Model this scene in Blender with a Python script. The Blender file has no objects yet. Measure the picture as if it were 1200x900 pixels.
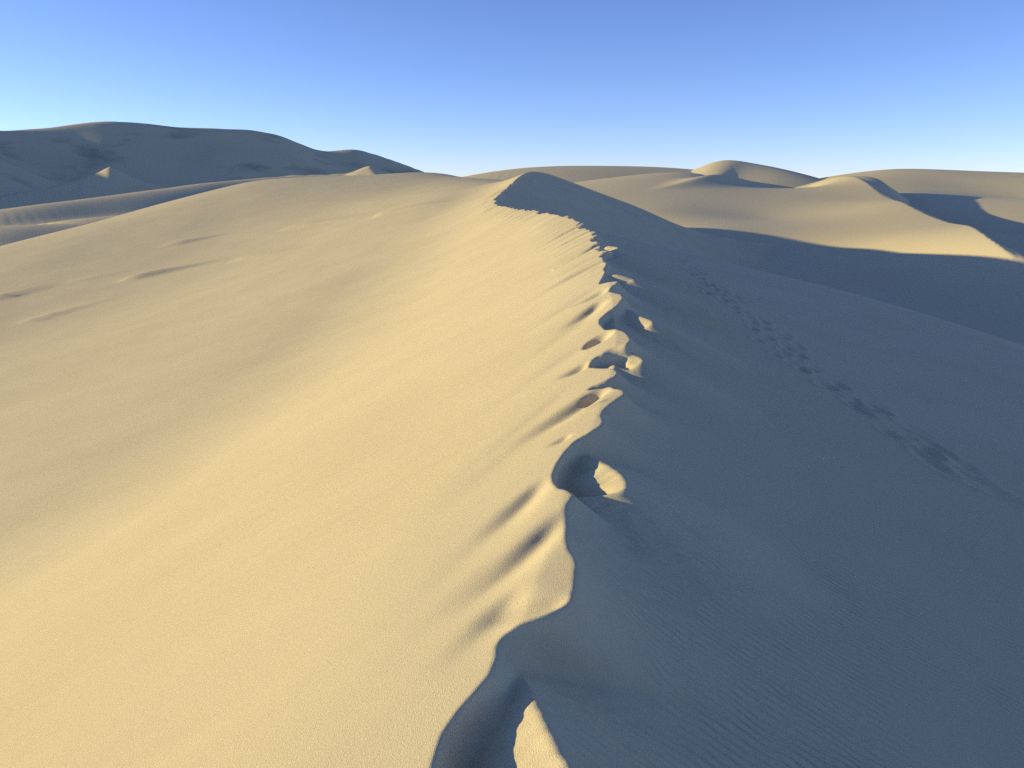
import bpy, math
import numpy as np

# ------------------------------------------------------------------ camera, sky, sun, exposure
scene = bpy.context.scene
FPX = 901.0                         # focal length in pixels of the 1200 x 900 photograph
HORIZON = 215.0                     # row of eye level in the photograph
PITCH = math.atan((450.0 - HORIZON) / FPX)
SUN_AZ = 83.0                      # degrees to the left of the view direction
SUN_EL = 10.2

cam_data = bpy.data.cameras.new("camera")
cam = bpy.data.objects.new("camera", cam_data)
scene.collection.objects.link(cam)
cam_data.sensor_width = 36.0
cam_data.lens = 36.0 * FPX / 1200.0
cam_data.clip_start = 0.05
cam_data.clip_end = 30000.0
cam.location = (0.0, 0.0, 0.0)      # eye level is z = 0, looking along +Y
cam.rotation_euler = (math.pi / 2 - PITCH, 0.0, 0.0)
scene.camera = cam

world = bpy.data.worlds.new("World")
scene.world = world
world.use_nodes = True
wt = world.node_tree
wt.nodes.clear()
wo = wt.nodes.new("ShaderNodeOutputWorld")
wb = wt.nodes.new("ShaderNodeBackground")
sky = wt.nodes.new("ShaderNodeTexSky")
sky.sky_type = 'NISHITA'
sky.sun_disc = False
sky.sun_elevation = math.radians(SUN_EL)
sky.sun_rotation = math.radians(-SUN_AZ)
sky.altitude = 3500.0
sky.air_density = 1.0
sky.dust_density = 0.0
sky.ozone_density = 3.0
wb.inputs[1].default_value = 0.15
tint = wt.nodes.new("ShaderNodeVectorMath"); tint.operation = 'MULTIPLY'
tint.inputs[1].default_value = (0.69, 0.615, 0.745)      # deep clear desert blue
wt.links.new(sky.outputs[0], tint.inputs[0])
wt.links.new(tint.outputs[0], wb.inputs[0])
wt.links.new(wb.outputs[0], wo.inputs[0])

sun_data = bpy.data.lights.new("sun", 'SUN')
sun_data.energy = 2.95
sun_data.angle = math.radians(0.53)
sun_data.color = (1.0, 0.83, 0.38)
sun = bpy.data.objects.new("sun", sun_data)
scene.collection.objects.link(sun)
az, el = math.radians(SUN_AZ), math.radians(SUN_EL)
sun_vec = np.array([-math.sin(az) * math.cos(el), math.cos(az) * math.cos(el), math.sin(el)])
from mathutils import Vector
sun.rotation_euler = Vector(sun_vec).to_track_quat('Z', 'Y').to_euler()

scene.view_settings.view_transform = 'Standard'
scene.view_settings.look = 'None'
scene.view_settings.exposure = 1.02
scene.view_settings.gamma = 1.0
scene.view_settings.use_curve_mapping = False
scene.render.engine = 'CYCLES'
scene.cycles.use_denoising = False
scene.cycles.max_bounces = 4
scene.cycles.diffuse_bounces = 3

# ------------------------------------------------------------------ numeric helpers
CP, SP = math.cos(PITCH), math.sin(PITCH)

def ray(px, py):
    """direction through a photograph pixel, scaled to one metre forward"""
    a, b = (px - 600.0) / FPX, (450.0 - py) / FPX
    fwd = CP + b * SP
    return a / fwd, (b * CP - SP) / fwd

def at(px, py, y):
    rx, rz = ray(px, py)
    return (rx * y, y, rz * y)

def sstep(a, b, x):
    t = np.clip((x - a) / (b - a), 0, 1)
    return t * t * (3 - 2 * t)

def smax(a, b, k):
    h = np.clip(0.5 + 0.5 * (a - b) / k, 0, 1)
    return b + (a - b) * h + k * h * (1 - h)

def smin(a, b, k):
    return -smax(-a, -b, k)

class Spline:
    """natural cubic spline through (t, v)"""
    def __init__(self, t, v):
        t, v = np.asarray(t, float), np.asarray(v, float)
        n = len(t); h = np.diff(t)
        A = np.eye(n); r = np.zeros(n)
        for i in range(1, n - 1):
            A[i, i - 1] = h[i - 1]; A[i, i] = 2 * (h[i - 1] + h[i]); A[i, i + 1] = h[i]
            r[i] = 6 * ((v[i + 1] - v[i]) / h[i] - (v[i] - v[i - 1]) / h[i - 1])
        self.t, self.v, self.m, self.h = t, v, np.linalg.solve(A, r), h
    def __call__(self, x):
        x = np.clip(x, self.t[0], self.t[-1])
        i = np.clip(np.searchsorted(self.t, x) - 1, 0, len(self.t) - 2)
        h = self.h[i]; a = (self.t[i + 1] - x) / h; b = (x - self.t[i]) / h
        return (a * self.v[i] + b * self.v[i + 1]
                + ((a ** 3 - a) * self.m[i] + (b ** 3 - b) * self.m[i + 1]) * h * h / 6)

class Sheet:
    """thin-plate surface through scattered (x, y, z)"""
    def __init__(self, pts, lam=0.0):
        p = np.array(pts, float)
        self.s = 50.0
        self.p = p[:, :2] / self.s
        n = len(p)
        K = self.phi(self.p[:, None, :] - self.p[None, :, :]) + lam * np.eye(n)
        P = np.hstack([np.ones((n, 1)), self.p])
        A = np.zeros((n + 3, n + 3)); A[:n, :n] = K; A[:n, n:] = P; A[n:, :n] = P.T
        self.w = np.linalg.solve(A, np.concatenate([p[:, 2], np.zeros(3)]))
    @staticmethod
    def phi(d):
        r2 = (d * d).sum(-1)
        return 0.5 * r2 * np.log(r2 + 1e-12)
    def __call__(self, X, Y):
        x, y = X / self.s, Y / self.s
        out = self.w[-3] + self.w[-2] * x + self.w[-1] * y
        for i, (a, b) in enumerate(self.p):
            r2 = (x - a) ** 2 + (y - b) ** 2
            out = out + self.w[i] * 0.5 * r2 * np.log(r2 + 1e-12)
        return out

rng = np.random.default_rng(11)

def noise1(x, seed, scale):
    """smooth 1-D value noise"""
    r = np.random.default_rng(seed).uniform(-1, 1, 4096)
    t = x / scale + 500.0
    i = np.floor(t).astype(int); f = t - i
    f = f * f * (3 - 2 * f)
    return r[i % 4096] * (1 - f) + r[(i + 1) % 4096] * f

def noise2(x, y, seed, scale):
    r = np.random.default_rng(seed).uniform(-1, 1, (256, 256))
    u, v = x / scale + 1000.0, y / scale + 1000.0
    i, j = np.floor(u).astype(int), np.floor(v).astype(int)
    f, g = u - i, v - j
    f = f * f * f * (f * (f * 6 - 15) + 10); g = g * g * g * (g * (g * 6 - 15) + 10)
    a = r[i % 256, j % 256] * (1 - f) + r[(i + 1) % 256, j % 256] * f
    b = r[i % 256, (j + 1) % 256] * (1 - f) + r[(i + 1) % 256, (j + 1) % 256] * f
    return a * (1 - g) + b * g

def poly_dist(X, Y, pts):
    """signed distance (right of travel positive), height on the line and travelled length"""
    pts = np.array(pts, float)
    best = np.full(X.shape, 1e12); sd = np.zeros(X.shape); zz = np.zeros(X.shape); ss = np.zeros(X.shape)
    acc = 0.0
    for p, q in zip(pts[:-1], pts[1:]):
        dx, dy = q[0] - p[0], q[1] - p[1]
        L2 = dx * dx + dy * dy; L = math.sqrt(L2)
        t = np.clip(((X - p[0]) * dx + (Y - p[1]) * dy) / L2, 0, 1)
        ex, ey = X - (p[0] + t * dx), Y - (p[1] + t * dy)
        d2 = ex * ex + ey * ey
        side = np.sign(dy * (X - p[0]) - dx * (Y - p[1]))
        m = d2 < best
        best = np.where(m, d2, best)
        sd = np.where(m, side * np.sqrt(d2), sd)
        if pts.shape[1] > 2:
            zz = np.where(m, p[2] + t * (q[2] - p[2]), zz)
        ss = np.where(m, acc + t * L, ss)
        acc += L
    return sd, zz, ss

def smooth_line(pts, n=60):
    pts = np.array(pts, float)
    t = np.concatenate([[0], np.cumsum(np.hypot(*np.diff(pts[:, :2], axis=0).T))])
    u = np.linspace(0, t[-1], n)
    return np.stack([Spline(t, pts[:, k])(u) for k in range(pts.shape[1])], 1)

# ------------------------------------------------------------------ materials
def sand_material(name, tint=(1, 1, 1), near=False, patches=False):
    m = bpy.data.materials.new(name); m.use_nodes = True
    nt = m.node_tree; N, L = nt.nodes, nt.links
    N.clear()
    out = N.new("ShaderNodeOutputMaterial"); bs = N.new("ShaderNodeBsdfPrincipled")
    L.new(bs.outputs[0], out.inputs[0])
    bs.inputs['Roughness'].default_value = 0.95
    bs.inputs['Specular IOR Level'].default_value = 0.15
    tc = N.new("ShaderNodeTexCoord")
    def noise(scale, detail=3, rough=0.55):
        n = N.new("ShaderNodeTexNoise"); n.inputs['Scale'].default_value = scale
        n.inputs['Detail'].default_value = detail; n.inputs['Roughness'].default_value = rough
        L.new(tc.outputs['Object'], n.inputs['Vector']); return n
    def mix(a, b, f):
        x = N.new("ShaderNodeMix"); x.data_type = 'RGBA'
        for i, v in ((0, f), (6, a), (7, b)):
            if hasattr(v, 'default_value'): L.new(v, x.inputs[i])
            else: x.inputs[i].default_value = v
        return x.outputs[2]
    def ramp(src, a, b):
        r = N.new("ShaderNodeMapRange"); r.inputs[1].default_value = a; r.inputs[2].default_value = b
        L.new(src, r.inputs[0]); return r.outputs[0]
    A = tuple(c * t for c, t in zip((0.69, 0.58, 0.37), tint)) + (1,)
    B = tuple(c * t for c, t in zip((0.64, 0.535, 0.335), tint)) + (1,)
    big = noise(0.35 if near else 0.02, 4)
    col = mix(A, B, ramp(big.outputs[0], 0.35, 0.65))
    if near:
        grain = noise(420, 2, 0.7)
        dark = tuple(c * 0.62 for c in A[:3]) + (1,)
        lite = tuple(min(1, c * 1.22) for c in A[:3]) + (1,)
        col = mix(col, dark, ramp(grain.outputs[0], 0.5, 0.74))
        grain2 = noise(560, 2, 0.7)
        col = mix(col, lite, ramp(grain2.outputs[0], 0.52, 0.78))
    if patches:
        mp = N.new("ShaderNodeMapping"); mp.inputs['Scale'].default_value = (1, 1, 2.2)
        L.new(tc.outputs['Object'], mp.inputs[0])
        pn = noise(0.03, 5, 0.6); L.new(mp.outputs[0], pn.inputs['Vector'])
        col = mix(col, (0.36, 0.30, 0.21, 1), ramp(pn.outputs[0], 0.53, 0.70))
    L.new(col, bs.inputs['Base Color'])
    if near:
        b1 = N.new("ShaderNodeBump"); b1.inputs['Strength'].default_value = 0.85; b1.inputs['Distance'].default_value = 0.004
        g = noise(260, 2, 0.65); L.new(g.outputs[0], b1.inputs['Height'])
        b2 = N.new("ShaderNodeBump"); b2.inputs['Strength'].default_value = 0.13; b2.inputs['Distance'].default_value = 0.01
        g2 = noise(60, 3, 0.6); L.new(g2.outputs[0], b2.inputs['Height'])
        L.new(b1.outputs[0], b2.inputs['Normal'])
        mp = N.new("ShaderNodeMapping"); mp.inputs['Rotation'].default_value = (0, 0, math.radians(-61))
        L.new(tc.outputs['Object'], mp.inputs[0])
        wv = N.new("ShaderNodeTexWave"); wv.inputs['Scale'].default_value = 6.5; wv.inputs['Distortion'].default_value = 7.0
        wv.inputs['Detail'].default_value = 3; wv.inputs['Detail Scale'].default_value = 0.7
        L.new(mp.outputs[0], wv.inputs['Vector'])
        at_ = N.new("ShaderNodeAttribute"); at_.attribute_name = "ripple"
        pat = noise(1.3, 2); mu = N.new("ShaderNodeMath"); mu.operation = 'MULTIPLY'
        L.new(ramp(pat.outputs[0], 0.35, 0.65), mu.inputs[0]); L.new(at_.outputs['Fac'], mu.inputs[1])
        b3 = N.new("ShaderNodeBump"); b3.inputs['Distance'].default_value = 0.014
        mu2 = N.new("ShaderNodeMath"); mu2.operation = 'MULTIPLY'; mu2.inputs[1].default_value = 0.9
        L.new(mu.outputs[0], mu2.inputs[0]); L.new(mu2.outputs[0], b3.inputs['Strength'])
        L.new(wv.outputs['Fac'], b3.inputs['Height']); L.new(b2.outputs[0], b3.inputs['Normal'])
        L.new(b3.outputs[0], bs.inputs['Normal'])
    else:
        b1 = N.new("ShaderNodeBump"); b1.inputs['Strength'].default_value = 0.25; b1.inputs['Distance'].default_value = 0.1
        g = noise(3.0, 4, 0.6); L.new(g.outputs[0], b1.inputs['Height']); L.new(b1.outputs[0], bs.inputs['Normal'])
    return m

SAND_NEAR = sand_material("sand_near", near=True)
SAND_MID = sand_material("sand_mid")
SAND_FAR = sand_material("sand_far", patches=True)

def grid_object(name, X, Y, Z, mat, label, category="dune"):
    r, c = X.shape
    me = bpy.data.meshes.new(name)
    co = np.stack([X, Y, Z], -1).reshape(-1, 3).astype(np.float32)
    idx = np.arange(r * c).reshape(r, c)
    f = np.stack([idx[:-1, :-1], idx[:-1, 1:], idx[1:, 1:], idx[1:, :-1]], -1).reshape(-1, 4).astype(np.int32)
    me.vertices.add(len(co)); me.vertices.foreach_set("co", co.ravel())
    me.loops.add(f.size); me.loops.foreach_set("vertex_index", f.ravel())
    me.polygons.add(len(f)); me.polygons.foreach_set("loop_start", np.arange(0, f.size, 4, dtype=np.int32))
    me.polygons.foreach_set("loop_total", np.full(len(f), 4, dtype=np.int32))
    me.polygons.foreach_set("use_smooth", np.ones(len(f), dtype=bool))
    me.update(calc_edges=True)
    me.materials.append(mat)
    o = bpy.data.objects.new(name, me)
    scene.collection.objects.link(o)
    o["kind"] = "structure"; o["label"] = label; o["category"] = category
    return o

# ------------------------------------------------------------------ the dune underfoot
# smooth line of the crest: photograph pixel and the distance ahead where the crest lies
CREST = [(-30, -0.3, -1.62), (-8, -0.25, -1.62), (0, -0.15, -1.62), (1.8, -0.10, -1.60), (2.55, 0.02, -1.60), (3.2, 0.17, -1.6)]
for px, py, y in [(658, 590, 3.69), (686, 520, 4.55), (708, 460, 5.87), (722, 395, 8.1), (715, 340, 11.8), (706, 295, 17.6),
                  (690, 270, 24), (660, 253, 32), (620, 246, 40), (591, 241, 47.5), (580, 233, 54), (600, 215, 64),
                  (640, 203, 78), (700, 225, 88), (760, 248, 95), (860, 281, 103), (960, 292, 108), (1100, 300, 116)]:
    p = at(px, py, y); CREST.append((y, p[0], p[2]))
CREST = np.array(CREST)
def tpar(y): return np.log(np.maximum(y, -40) + 48.0) * 0 + np.arcsinh(y / 6.0)
XC = Spline(tpar(CREST[:, 0]), CREST[:, 1])
ZC = Spline(tpar(CREST[:, 0]), CREST[:, 2])
def xc(y): return XC(tpar(y))
def zc(y): return ZC(tpar(y))

# scalloped edge of the crest as it stands in the photograph (bottom to top)
EDGE_PX = [(505, 905), (512, 870), (522, 840), (540, 818), (560, 800), (575, 785), (583, 765), (584, 748), (590, 738),
           (606, 732), (640, 727), (656, 721), (668, 711), (674, 698), (675, 682), (676, 668), (673, 658), (667, 648), (663, 634), (662, 619),
           (663, 604), (664, 593), (672, 582), (667, 575), (655, 566), (650, 555), (649, 545), (655, 531), (664, 520), (674, 511),
           (690, 507), (703, 502), (707, 496), (704, 488), (706, 482), (714, 475), (727, 467), (725, 461), (718, 456), (714, 450),
           (692, 447.5), (706, 446), (719, 443), (722, 438), (718, 432), (706, 425), (698, 419), (697, 414), (704, 410), (730, 408), (735, 402),
           (733, 396), (729, 390), (722, 385), (712, 381), (707, 372), (707, 367), (714, 362), (722, 359), (727, 352), (725, 347), (714, 341),
           (712, 338), (721, 334), (722, 331), (704, 328), (708, 320), (709, 317), (707, 313), (711, 309), (709, 303), (703, 296), (706, 292)]
ey, ex = [], []
for px, py in EDGE_PX:
    rx, rz = ray(px, py)
    y = 5.0
    for _ in range(60):
        y = 0.5 * y + 0.5 * float(zc(np.array(y))) / rz
    ey.append(y); ex.append(rx * y)
o = np.argsort(ey); EY = np.array(ey)[o]; EX = np.array(ex)[o]
EG = np.geomspace(0.4, 30.0, 6000)
EO = np.interp(EG, EY, EX - xc(EY), left=EX[0] - xc(EY[0]), right=0.0)
kern = np.exp(-np.linspace(-2.5, 2.5, 15) ** 2); kern /= kern.sum()
EO = np.convolve(np.pad(EO, 7, mode='edge'), kern, mode='valid')
EO *= sstep(0.4, 1.3, EG)
def edge_offset(y):
    base = np.interp(y, EG, EO) * (1 + 0.3 * sstep(4.8, 6, y) * sstep(15, 12, y))
    far = sstep(15.0, 19.0, y)
    saw = noise1(y, 3, 0.55) * 0.16 + noise1(y, 4, 0.22) * 0.06
    return base * (1 - far) + far * saw * (1 - sstep(60, 75, y)) 

def valley(X, Y):
    return -8.6 - 3.6 * sstep(92, 35, Y) + 0.7 * sstep(30, 60, X) * sstep(60, 85, Y)

BASIN = Sheet([(-9.4, 12.9, -6.8), (-7.7, 16.4, -6.3), (-7.5, 21.7, -6.0), (-7, 31, -5.5), (-5.7, 43, -4.2), (-2.6, 56, -2.1), (-3, 75, -0.2),
               at(0, 290, 90), at(90, 265, 98), at(200, 235, 106), at(300, 213, 112), at(430, 206, 116), at(540, 208, 120),
               (-80, 95, -13), (-73, 118, -12), (-56, 132, -9), (-38, 138, -5), (-15, 140, -4), (-3, 140, -5),
               (-12, 4, -8.4), (-25, 20, -10.3), (-30, 45, -10.2), (-16, 32, -7.6), (-22, 62, -6.6), (-10, 62, -3.3), (-12, 90, -0.4), (-32, 85, -4.2),
               (-60, 50, -14), (-45, 10, -13), (-20, -15, -9.5), (-50, -20, -14), (8, 118, -7), (5, 100, -1.2), (16, 106, -9), (28, 113, -13), (25, 128, -12), (45, 120, -14), (10, 145, -12), (-60, 140, -14)])

def left_base(X, Y):
    v = np.minimum(X - xc(Y), 3.0)
    w = 1.0 / np.sqrt(1 + (sstep(62, 80, Y) * 1.3) ** 2)
    # wind-side flank: 25 degrees, easing towards the brink
    brink = 0.55
    g = 0.50 * v
    g = np.where(v > -brink * 2, g - 0.12 * (v + 2 * brink) ** 2 / (4 * brink) * 1.0, g)
    g = g + 0.12 * brink
    g = np.where(v > 0, 0.22 * v, g - 0.0)
    F = zc(Y) + g * w
    return smax(F, BASIN(X, Y), 0.9)

def right_base(X, Y):
    v = X - xc(Y)
    vp = np.maximum(v, 0)
    d = (xc(Y + 0.05) - xc(Y - 0.05)) / 0.1
    w = sstep(40, 62, Y)
    near = 0.235 * vp + 0.22 * (1 - np.exp(-vp / 1.6)) + 0.17 * np.maximum(vp - 11, 0) ** 2 / (np.maximum(vp - 11, 0) + 10)
    slip = 0.60 * vp / np.sqrt(1 + d * d)
    lip = 0.13 * (1 - np.exp(-vp / 0.22))
    z = zc(Y) - lip - near * (1 - w) - slip * w
    return z

def near_base(X, Y):
    xe = xc(Y) + edge_offset(Y)
    L = left_base(X, Y)
    Le = left_base(xe, Y)
    R = right_base(X, Y) + (Le - right_base(xe, Y)) * np.exp(-np.maximum(X - xe, 0) / 0.20)
    d = np.maximum(X - xe, 0)
    J = np.clip(xc(Y) + 0.03 - xe, 0, 0.35)                 # where the brink is trodden back, a pocket lies behind it
    R = R - (1.1 - 0.6 * sstep(4.5, 7.5, Y)) * J * (d / 0.11) * np.exp(1 - d / 0.11)
    return np.where(X < xe, L, R)

def hit(px, py, ymax=140.0):
    """where the ray of a pixel meets the bare dune"""
    rx, rz = ray(px, py)
    ys = np.geomspace(1.0, ymax, 6000)
    z = near_base(rx * ys, ys)
    i = np.argmax(z > rz * ys)
    return np.array([rx * ys[i], ys[i], z[i]])

def lift(px, py, off):
    """where the ray of a pixel passes the height of the crest plus off"""
    rx, rz = ray(px, py); y = 5.0
    for _ in range(80):
        y = 0.5 * y + 0.5 * (float(zc(np.array(y))) + off) / rz
    return np.array([rx * y, y, float(zc(np.array(y))) + off])

# rows follow the crest, columns spread out from it
rows = [-25, -18, -13, -9, -6, -4, -3, -2, -1, -0.3, 0.2, 0.6, 0.9, 1.1, 1.25]
while rows[-1] < 135:
    rows.append(rows[-1] + max(0.007, 0.0035 * rows[-1]))
rows = np.array(rows)
def spread(dense, step, end, g):
    a = list(np.arange(0, dense, step)); s = step
    while a[-1] < end:
        s *= g; a.append(a[-1] + s)
    return np.array(a)
neg = spread(0.75, 0.010, 95, 1.03)
lee_ = list(spread(0.75, 0.010, 7.5, 1.008)); s_ = lee_[-1] - lee_[-2]
while lee_[-1] < 95:
    s_ *= 1.06; lee_.append(lee_[-1] + s_)
cols = np.concatenate([-neg[:0:-1], lee_])
Yg, Vg = np.meshgrid(rows, cols, indexing='ij')
Xg = Vg + xc(Yg)
Z = near_base(Xg, Yg)

def furrow(p, q, w, depth, skew=0.5, where=hit):
    """scoured hollow between two pixels, steeper on its left wall"""
    global Z
    a, b = where(*p), where(*q)
    dx, dy = b[0] - a[0], b[1] - a[1]; L = math.hypot(dx, dy)
    m = (np.abs(Xg - (a[0] + b[0]) / 2) < L + 4 * w) & (np.abs(Yg - (a[1] + b[1]) / 2) < L + 4 * w)
    x, y = Xg[m] - a[0], Yg[m] - a[1]
    t = (x * dx + y * dy) / (L * L); d = (x * dy - y * dx) / L      # d > 0 to the right when walking a -> b
    ww = np.where(d > 0, w * (1 + skew), w * (1 - skew))
    tail = sstep(-0.45, 0.75, t) * sstep(1.35, 0.85, t)
    ww = ww * (1.35 - 0.5 * np.clip(t, 0, 1))
    Z[m] -= depth * tail * np.exp(-(d / ww) ** 2)

def bowl(p, q, w, depth, flat=0.5, rim=0.0, where=hit):
    """footprint-like pit with its long axis between two pixels"""
    global Z
    a, b = where(*p), where(*q)
    cx, cy = (a[0] + b[0]) / 2, (a[1] + b[1]) / 2
    dx, dy = b[0] - a[0], b[1] - a[1]; L = max(math.hypot(dx, dy) / 2, 0.03)
    ux, uy = dx / (2 * L), dy / (2 * L)
    m = (np.abs(Xg - cx) < 3 * (L + w)) & (np.abs(Yg - cy) < 3 * (L + w))
    x, y = Xg[m] - cx, Yg[m] - cy
    q_ = np.sqrt(((x * ux + y * uy) / L) ** 2 + ((x * uy - y * ux) / w) ** 2)
    Z[m] += -depth * sstep(1.0, flat, q_) + rim * np.exp(-((q_ - 1.12) / 0.16) ** 2)

def rim(pix, off, s_in, s_out, k=0.02, reach=1.2):
    """wall of pushed-up sand whose top runs along pixels, at the crest's height plus off"""
    global Z
    pts = np.array([lift(px, py, o_) for (px, py), o_ in zip(pix, off)])
    pts = smooth_line(pts, 24)
    lo, hi = pts.min(0) - reach, pts.max(0) + reach
    m = (Xg > lo[0]) & (Xg < hi[0]) & (Yg > lo[1]) & (Yg < hi[1])
    sd, zz, ss = poly_dist(Xg[m], Yg[m], pts)
    t = zz - np.where(sd > 0, s_out, s_in) * np.abs(sd)
    Z[m] = smax(Z[m], t, k)

# hollows scoured into the sunny side
furrow((562, 696), (650, 612), 0.085, 0.056, 0.18)
furrow((584, 616), (630, 570), 0.075, 0.042, 0.2)
furrow((580, 720), (655, 702), 0.055, 0.034, 0.2)
furrow((540, 770), (600, 700), 0.08, 0.025, 0.2)
furrow((630, 506), (700, 458), 0.11, 0.072, 0.22)
bowl((678, 470), (716, 451), 0.10, 0.06, 0.0)
furrow((648, 520), (664, 511), 0.035, 0.030, 0.2)
furrow((662, 440), (684, 427), 0.075, 0.060, 0.3)
furrow((680, 354), (706, 340), 0.13, 0.075, 0.25)
furrow((672, 379), (700, 356), 0.13, 0.080, 0.25)
bowl((688, 408), (713, 388), 0.16, 0.13, 0.25)
furrow((662, 490), (705, 470), 0.035, -0.018, 0.0)
furrow((664, 284), (684, 276), 0.10, 0.07, 0.3)
furrow((676, 300), (700, 286), 0.12, 0.06, 0.3)
furrow((688, 318), (704, 308), 0.09, 0.05, 0.3)
for p_, q_, w_, d_ in [((520, 600), (640, 500), 0.16, 0.022), ((545, 560), (650, 470), 0.14, 0.02), ((590, 470), (680, 408), 0.18, 0.028), ((610, 430), (690, 372), 0.2, 0.03),
                       ((500, 700), (600, 600), 0.12, 0.018), ((480, 760), (580, 660), 0.11, 0.016), ((620, 390), (695, 340), 0.22, 0.035), ((630, 350), (700, 305), 0.25, 0.04)]:
    furrow(p_, q_, w_, 0.65 * d_, 0.2)
# tracks trodden over the brink, each with a wall of sand pushed out to the lee
rim([(690, 533), (714, 546), (732, 562), (731, 573), (704, 581), (672, 584)], [-0.10, -0.055, -0.045, -0.055, -0.08, -0.10], 0.50, 0.5, 0.03)
bowl((662, 552), (706, 560), 0.20, 0.03, 0.1)
rim([(730, 406), (743, 415), (752, 425), (742, 431), (716, 431)], [-0.03, -0.06, -0.085, -0.115, -0.15], 0.45, 0.42, 0.04)
bowl((706, 418), (738, 424), 0.17, 0.06, 0.1)
rim([(738, 362), (752, 371), (762, 381), (748, 387), (728, 386)], [-0.06, -0.095, -0.14, -0.2, -0.24], 0.45, 0.5, 0.04)
rim([(722, 321), (737, 325), (743, 328), (732, 331)], [-0.02, -0.055, -0.085, -0.11], 0.3, 0.4, 0.05)
rim([(708, 293), (722, 297), (729, 300), (716, 302)], [-0.02, -0.055, -0.085, -0.11], 0.3, 0.4, 0.05)
rim([(712, 287), (724, 290), (718, 292)], [-0.05, -0.08, -0.1], 0.4, 0.6, 0.03)
# the pocket at our feet and the tongue of lit sand beside it
rim([(602, 776), (622, 812), (641, 853), (668, 905)], [-0.15, -0.065, -0.035, -0.025], 0.6, 0.62, 0.03, 0.45)

# trail of half-filled footprints across the shaded flank
tr = np.random.default_rng(5)
trail = [(792, 300), (812, 316), (835, 338), (868, 362), (905, 395), (945, 428), (990, 462), (1040, 492), (1085, 520), (1125, 548), (1165, 572), (1190, 582)]
tp = np.array([hit(*p) for p in trail])
tl = smooth_line(tp, 400)
seg = np.concatenate([[0], np.cumsum(np.hypot(*np.diff(tl[:, :2], axis=0).T))])
for lane in (-0.15, 0.17):
    s = 0.1; kf = 0
    while s < seg[-1]:
        c = np.array([np.interp(s, seg, tl[:, 0]), np.interp(s, seg, tl[:, 1])])
        c2 = np.array([np.interp(s + 0.1, seg, tl[:, 0]), np.interp(s + 0.1, seg, tl[:, 1])])
        u = (c2 - c) / max(np.linalg.norm(c2 - c), 1e-6); nrm = np.array([u[1], -u[0]])
        c = c + nrm * (lane + (0.11 if kf % 2 else -0.11) + 0.22 * math.sin(1.3 * s + 4 * lane) * math.sin(math.pi * s / seg[-1]) + tr.normal(0, 0.06))
        Lf, wf, dp = 0.26 * tr.uniform(0.7, 1.5), 0.10 * tr.uniform(0.8, 1.4), tr.uniform(0.010, 0.036)
        m = (np.abs(Xg - c[0]) < 1.2) & (np.abs(Yg - c[1]) < 1.2)
        x, y = Xg[m] - c[0], Yg[m] - c[1]
        q_ = np.sqrt(((x * u[0] + y * u[1]) / Lf) ** 2 + ((x * u[1] - y * u[0]) / wf) ** 2)
        Z[m] += -dp * sstep(1.0, 0.1, q_) + 0.4 * dp * np.exp(-((q_ - 1.2) / 0.22) ** 2)
        s += tr.uniform(0.30, 0.62); kf += 1

# small wind-cut steps on the wide western flank
def step(p, q, w, h):
    global Z
    a, b = hit(*p), hit(*q)
    dx, dy = b[0] - a[0], b[1] - a[1]; L = math.hypot(dx, dy)
    m = (np.abs(Xg - (a[0] + b[0]) / 2) < L + 8 * w) & (np.abs(Yg - (a[1] + b[1]) / 2) < L + 8 * w)
    x, y = Xg[m] - a[0], Yg[m] - a[1]
    t = (x * dx + y * dy) / (L * L); d = (x * dy - y * dx) / L
    prof = np.where(d > 0, np.exp(-d / w), np.exp(d / (4 * w)))
    Z[m] += h * sstep(-0.05, 0.06, t) * sstep(1.15, 0.2, t) * prof
step((150, 328), (262, 303), 0.22, 0.43)
step((276, 306), (362, 288), 0.16, 0.26)
step((198, 288), (270, 272), 0.22, 0.32)
step((336, 268), (415, 253), 0.22, 0.30)
step((-20, 356), (62, 332), 0.25, 0.38)
step((30, 378), (140, 346), 0.2, 0.22)
step((440, 254), (530, 236), 0.3, 0.30)
step((90, 330), (150, 316), 0.15, 0.10)

# faint wind streaks and unevenness
along = (Xg * 0.9 + Yg * 0.44); across = (-Xg * 0.44 + Yg * 0.9)
leftside = sstep(0.0, -0.6, Vg)
fade = sstep(25, 8, np.abs(Vg))
Z += leftside * (0.011 * noise2(along * 0.25, across, 21, 0.8) * sstep(-4, -0.8, Vg) + 0.0022 * noise2(along * 0.25, across, 22, 0.22)) * fade
Z += 0.05 * noise2(Xg, Yg, 23, 6.0) * sstep(2, 8, np.abs(Vg)) + 0.16 * noise2(Xg, Yg * 0.6, 24, 17.0) * sstep(4, 20, np.abs(Vg))
# short flutes below the far brink
fl = sstep(12, 20, Yg) * sstep(66, 58, Yg) * sstep(-1.8, -0.1, Vg) * sstep(0.35, 0.0, Vg)
u_ = Yg - 0.75 * Vg
teeth = np.maximum(0, noise1(u_, 31, 0.36) + 0.25) * (0.6 + 0.4 * noise1(u_, 32, 2.0))
Z -= fl * 0.13 * teeth
# crumbs and little slides just below the brink
below = sstep(-0.02, 0.06, Xg - xc(Yg) - edge_offset(Yg)) * sstep(0.9, 0.2, Vg) * sstep(14, 5, Yg)
crumb = (0.0045 * noise2(Xg * 0.45 + Yg * 0.2, Yg, 51, 0.035) + 0.004 * noise2(Xg * 0.35, Yg, 52, 0.085)) * below
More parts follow.
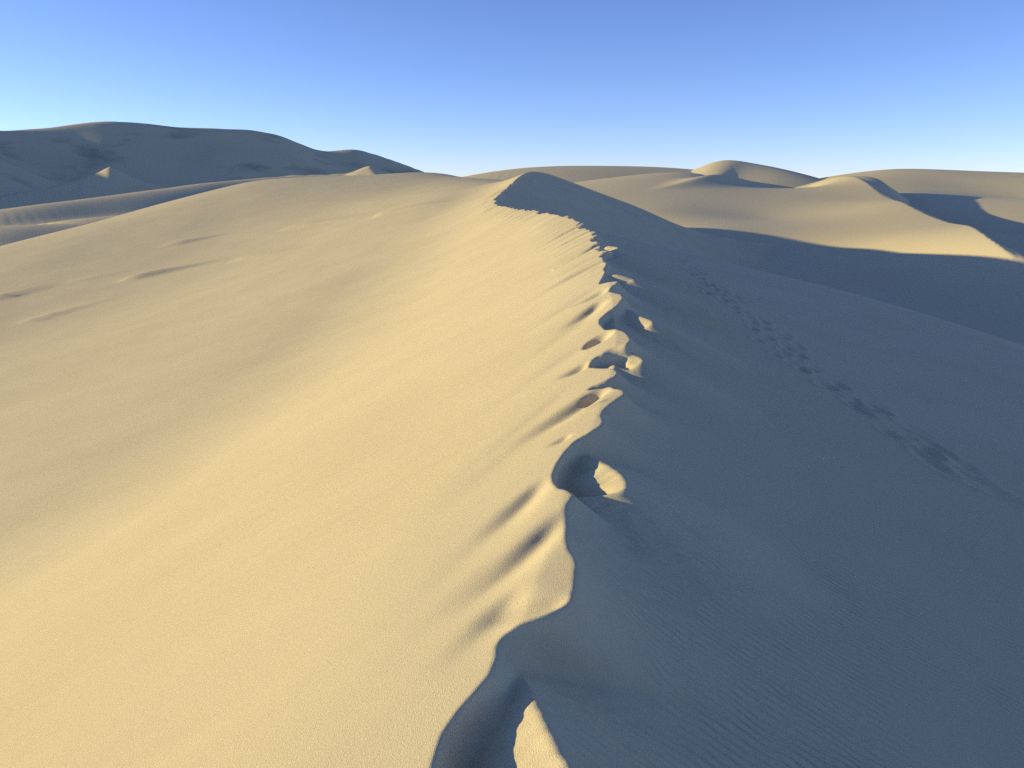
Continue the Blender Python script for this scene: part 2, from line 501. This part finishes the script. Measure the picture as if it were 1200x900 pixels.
# dry sand slumps: knock the hardest corners off
for _ in range(2):
    S_ = Z.copy()
    S_[1:-1] = 0.25 * Z[:-2] + 0.5 * Z[1:-1] + 0.25 * Z[2:]
    S_[:, 1:-1] = 0.25 * S_[:, :-2] + 0.5 * S_[:, 1:-1] + 0.25 * S_[:, 2:]
    Z = np.where((np.abs(Vg) < 0.7) & (Yg > 1.3), S_, Z)
Z += crumb
# the dune's foot runs out below the valley sand
lee = sstep(3, 9, Vg)
Z = np.where(lee > 0, np.maximum(Z, valley(Xg, Yg) - 1.5), Z)
dune = grid_object("sand_dune", Xg, Yg, Z, SAND_NEAR,
            "pale sand dune whose scalloped crest splits sunlit flank from blue shade")

att = dune.data.attributes.new("ripple", 'FLOAT', 'POINT')
att.data.foreach_set("value", (sstep(0.05, 0.7, Vg) * sstep(9.0, 2.5, np.hypot(Xg, Yg))).astype(np.float32).ravel())

# ------------------------------------------------------------------ dunes around it
def ridge(X, Y, line, mL, mR, rnd, n=80):
    pts = smooth_line(line, n) if n else np.array(line)
    sd, zz, ss = poly_dist(X, Y, pts)
    d = np.sqrt(sd * sd + rnd * rnd) - rnd
    return zz - np.where(sd > 0, mR, mL) * d

def fan(a0, a1, na, r0, r1, nr):
    a = np.radians(np.linspace(a0, a1, na)); r = np.geomspace(r0, r1, nr)
    A, R = np.meshgrid(a, r)
    return R * np.sin(A), R * np.cos(A)

# lit dune beyond the valley with its slip face on the right
X, Y = fan(-6, 50, 460, 42, 330, 340)
H = valley(X, Y) + 0.02 * np.maximum(Y - 130, 0)
r4 = [at(930, 224, 214), at(958, 212, 208), at(985, 205, 200), at(1012, 210, 182), at(1060, 236, 132), at(1120, 262, 100), at(1185, 290, 74), at(1290, 325, 60), at(1400, 350, 54)]
FACE = Sheet([(29, 103, -9.4), (40, 91, -8.9), (42, 82, -9.0), (43, 70, -9.2), (30, 60, -10.8), (35, 45, -12), (10, 45, -12), (20, 80, -10), (55, 45, -10.5)] + r4
             + [at(560, 228, 185), at(610, 225, 185), at(650, 220.5, 186), at(700, 213, 190), at(760, 204.5, 200), at(820, 203, 207), at(870, 222, 212), at(925, 232, 202),
                at(760, 248, 140), at(830, 270, 116), at(900, 256, 135), at(900, 276, 112), at(980, 250, 132), at(1000, 272, 108), at(1050, 280, 93), at(1100, 286, 85),
                at(1010, 232, 152), (10, 250, -8), (50, 270, -8), (90, 260, -4), (10, 130, -9), (90, 210, 2), (110, 100, -6), (110, 160, -1), (140, 250, -3)], 0.01)
H = FACE(X, Y)
pts4 = smooth_line(r4, 120)
sd, zz, ss = poly_dist(X, Y, pts4)
slip = np.where(sd < 0, zz + (0.12 + 0.43 * sstep(18, 60, ss)) * sd - 0.5 * np.maximum(-sd - 5, 0) * sstep(2, 25, ss), 99.0)
H = smin(H, slip, 1.2)
H = smax(H, -10.5 + 0.03 * (Y - 60), 1.0)
lens = ridge(X, Y, [at(740, 238, 166), at(800, 214, 177), at(838, 204.5, 185), at(875, 211, 192), at(925, 219, 202), at(965, 229, 210)], 0.25, 0.48, 1.0)
H = smax(H, lens, 1.5)
grid_object("sand_dune", X, Y, H, SAND_MID, "sunlit dune across the shaded valley with long dark slip face")

X, Y = fan(-20, 45, 260, 140, 900, 180)
H = ridge(X, Y, [at(470, 222, 340), at(540, 208, 335), at(600, 197, 330), at(700, 193, 335), at(780, 196, 350), at(830, 204, 360), at(880, 220, 370)], 0.16, 0.14, 30)
H = smax(H, -12 + 0 * X, 4.0)
H -= 9 * sstep(300, 215, Y)
grid_object("sand_dune", X, Y, H - 0.5, SAND_MID, "broad low lit dune on the skyline behind the shaded peak")

X, Y = fan(5, 45, 280, 200, 700, 180)
H = ridge(X, Y, [at(790, 216, 330), at(815, 201, 320), at(842, 189, 315), at(875, 190, 310), at(920, 199, 300), at(965, 211, 290), at(1010, 226, 280)], 0.35, 0.35, 12)
H = smax(H, -14 + 0 * X, 4.0)
grid_object("sand_dune", X, Y, H, SAND_MID, "small rounded lit dune top rising behind a dark lens of shade")

X, Y = fan(16, 62, 320, 80, 600, 230)
FAR = Sheet([at(1200, 265, 138), at(1150, 248, 157), at(1085, 226, 205), at(1020, 211, 260), at(1050, 198, 300), at(1110, 203, 310), at(1200, 204, 300), at(1300, 206, 250), at(1400, 208, 200),
             (72, 95, -12.5), (60, 85, -14), (55, 70, -15), (78, 80, -13.5), (82, 120, -9.8), (90, 150, -6.2), (92, 186, -3.9), (60, 160, -9), (50, 120, -14), (40, 80, -15), (75, 215, -5), (100, 370, -5), (190, 400, -4), (280, 380, -4),
             at(1200, 233, 205), at(1130, 216, 245), (95, 100, -9.5), (60, 300, -12), (400, 300, -10), (400, 600, -15), (100, 700, -15)])
sdw, _, _ = poly_dist(X, Y, pts4)
H = np.maximum(FAR(X, Y) - 9 * sstep(-4, 10, sdw) * sstep(240, 190, Y), -15.0)
grid_object("sand_dune", X, Y, H, SAND_MID, "wide tan dune slope behind the long dark slip face")

# left: hollow in shade, then the great shaded dune
X, Y = fan(-62, 4, 440, 70, 420, 270)
H = -11 + 0.012 * (Y - 80) + 0 * X
H = smax(H, ridge(X, Y, [at(-150, 262, 190), at(0, 229, 195), at(60, 217, 200), at(100, 208, 203), at(128, 195, 205), at(150, 206, 213), at(190, 219, 222)], 0.42, 0.5, 0.15, 0), 0.5)
H = smax(H, ridge(X, Y, [at(-200, 275, 140), at(0, 246, 150), at(100, 233, 160), at(180, 223, 170), at(290, 210, 190), at(400, 208, 210), at(480, 212, 220)], 0.25, 0.33, 5.0), 3.0)
H = smax(H, ridge(X, Y, [at(-100, 272, 110), at(0, 266, 115), at(90, 262, 120), at(135, 254, 130), at(200, 248, 140)], 0.15, 0.22, 6.0), 2.0)
H = smax(H, ridge(X, Y, [at(330, 206, 300), at(405, 203, 300), at(432, 194, 300), at(446, 209, 290)], 0.3, 0.5, 0.2, 0), 0.5)
H += 0.15 * noise2(X, Y, 45, 9.0)
grid_object("sand_dune", X, Y, H, SAND_MID, "low rippled dunes in shade with one small sunlit tip")

X, Y = fan(-100, 20, 420, 120, 1500, 240)
far_line = [(-240, 60, 0), (-228, 120, 7), (-220, 170, 17), (-216, 220, 22.5), (-225, 275, 24), at(0, 153, 350), at(60, 149, 365), at(130, 142, 380), at(200, 148, 395), at(270, 151, 410), at(330, 160, 425),  # opening points: unseen crest past the left edge, added to shade the hollow
                 at(380, 177, 440), at(412, 175, 450), at(445, 183, 460), at(465, 190, 470), at(512, 208, 490), at(560, 230, 500)]
H = ridge(X, Y, far_line, 0.22, 0.45, 4.0, 160)
sdf, _, _ = poly_dist(X, Y, smooth_line(far_line, 160))
H = smax(H, -14 + 0 * X, 5.0)
H += (2.2 * noise2(X, Y, 46, 55.0) + 1.0 * noise2(X, Y, 47, 22.0)) * sstep(-13, 0, H) * sstep(0.5, 10, np.abs(sdf))
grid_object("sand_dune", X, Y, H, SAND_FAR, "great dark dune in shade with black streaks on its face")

# desert floor out to the horizon
g = np.concatenate([-np.geomspace(12000, 20, 40), np.geomspace(20, 12000, 40)])
X, Y = np.meshgrid(g, g)
grid_object("desert_ground", X, Y, -15.5 + 0 * X, SAND_MID, "flat sand floor stretching away under the dunes", "ground")
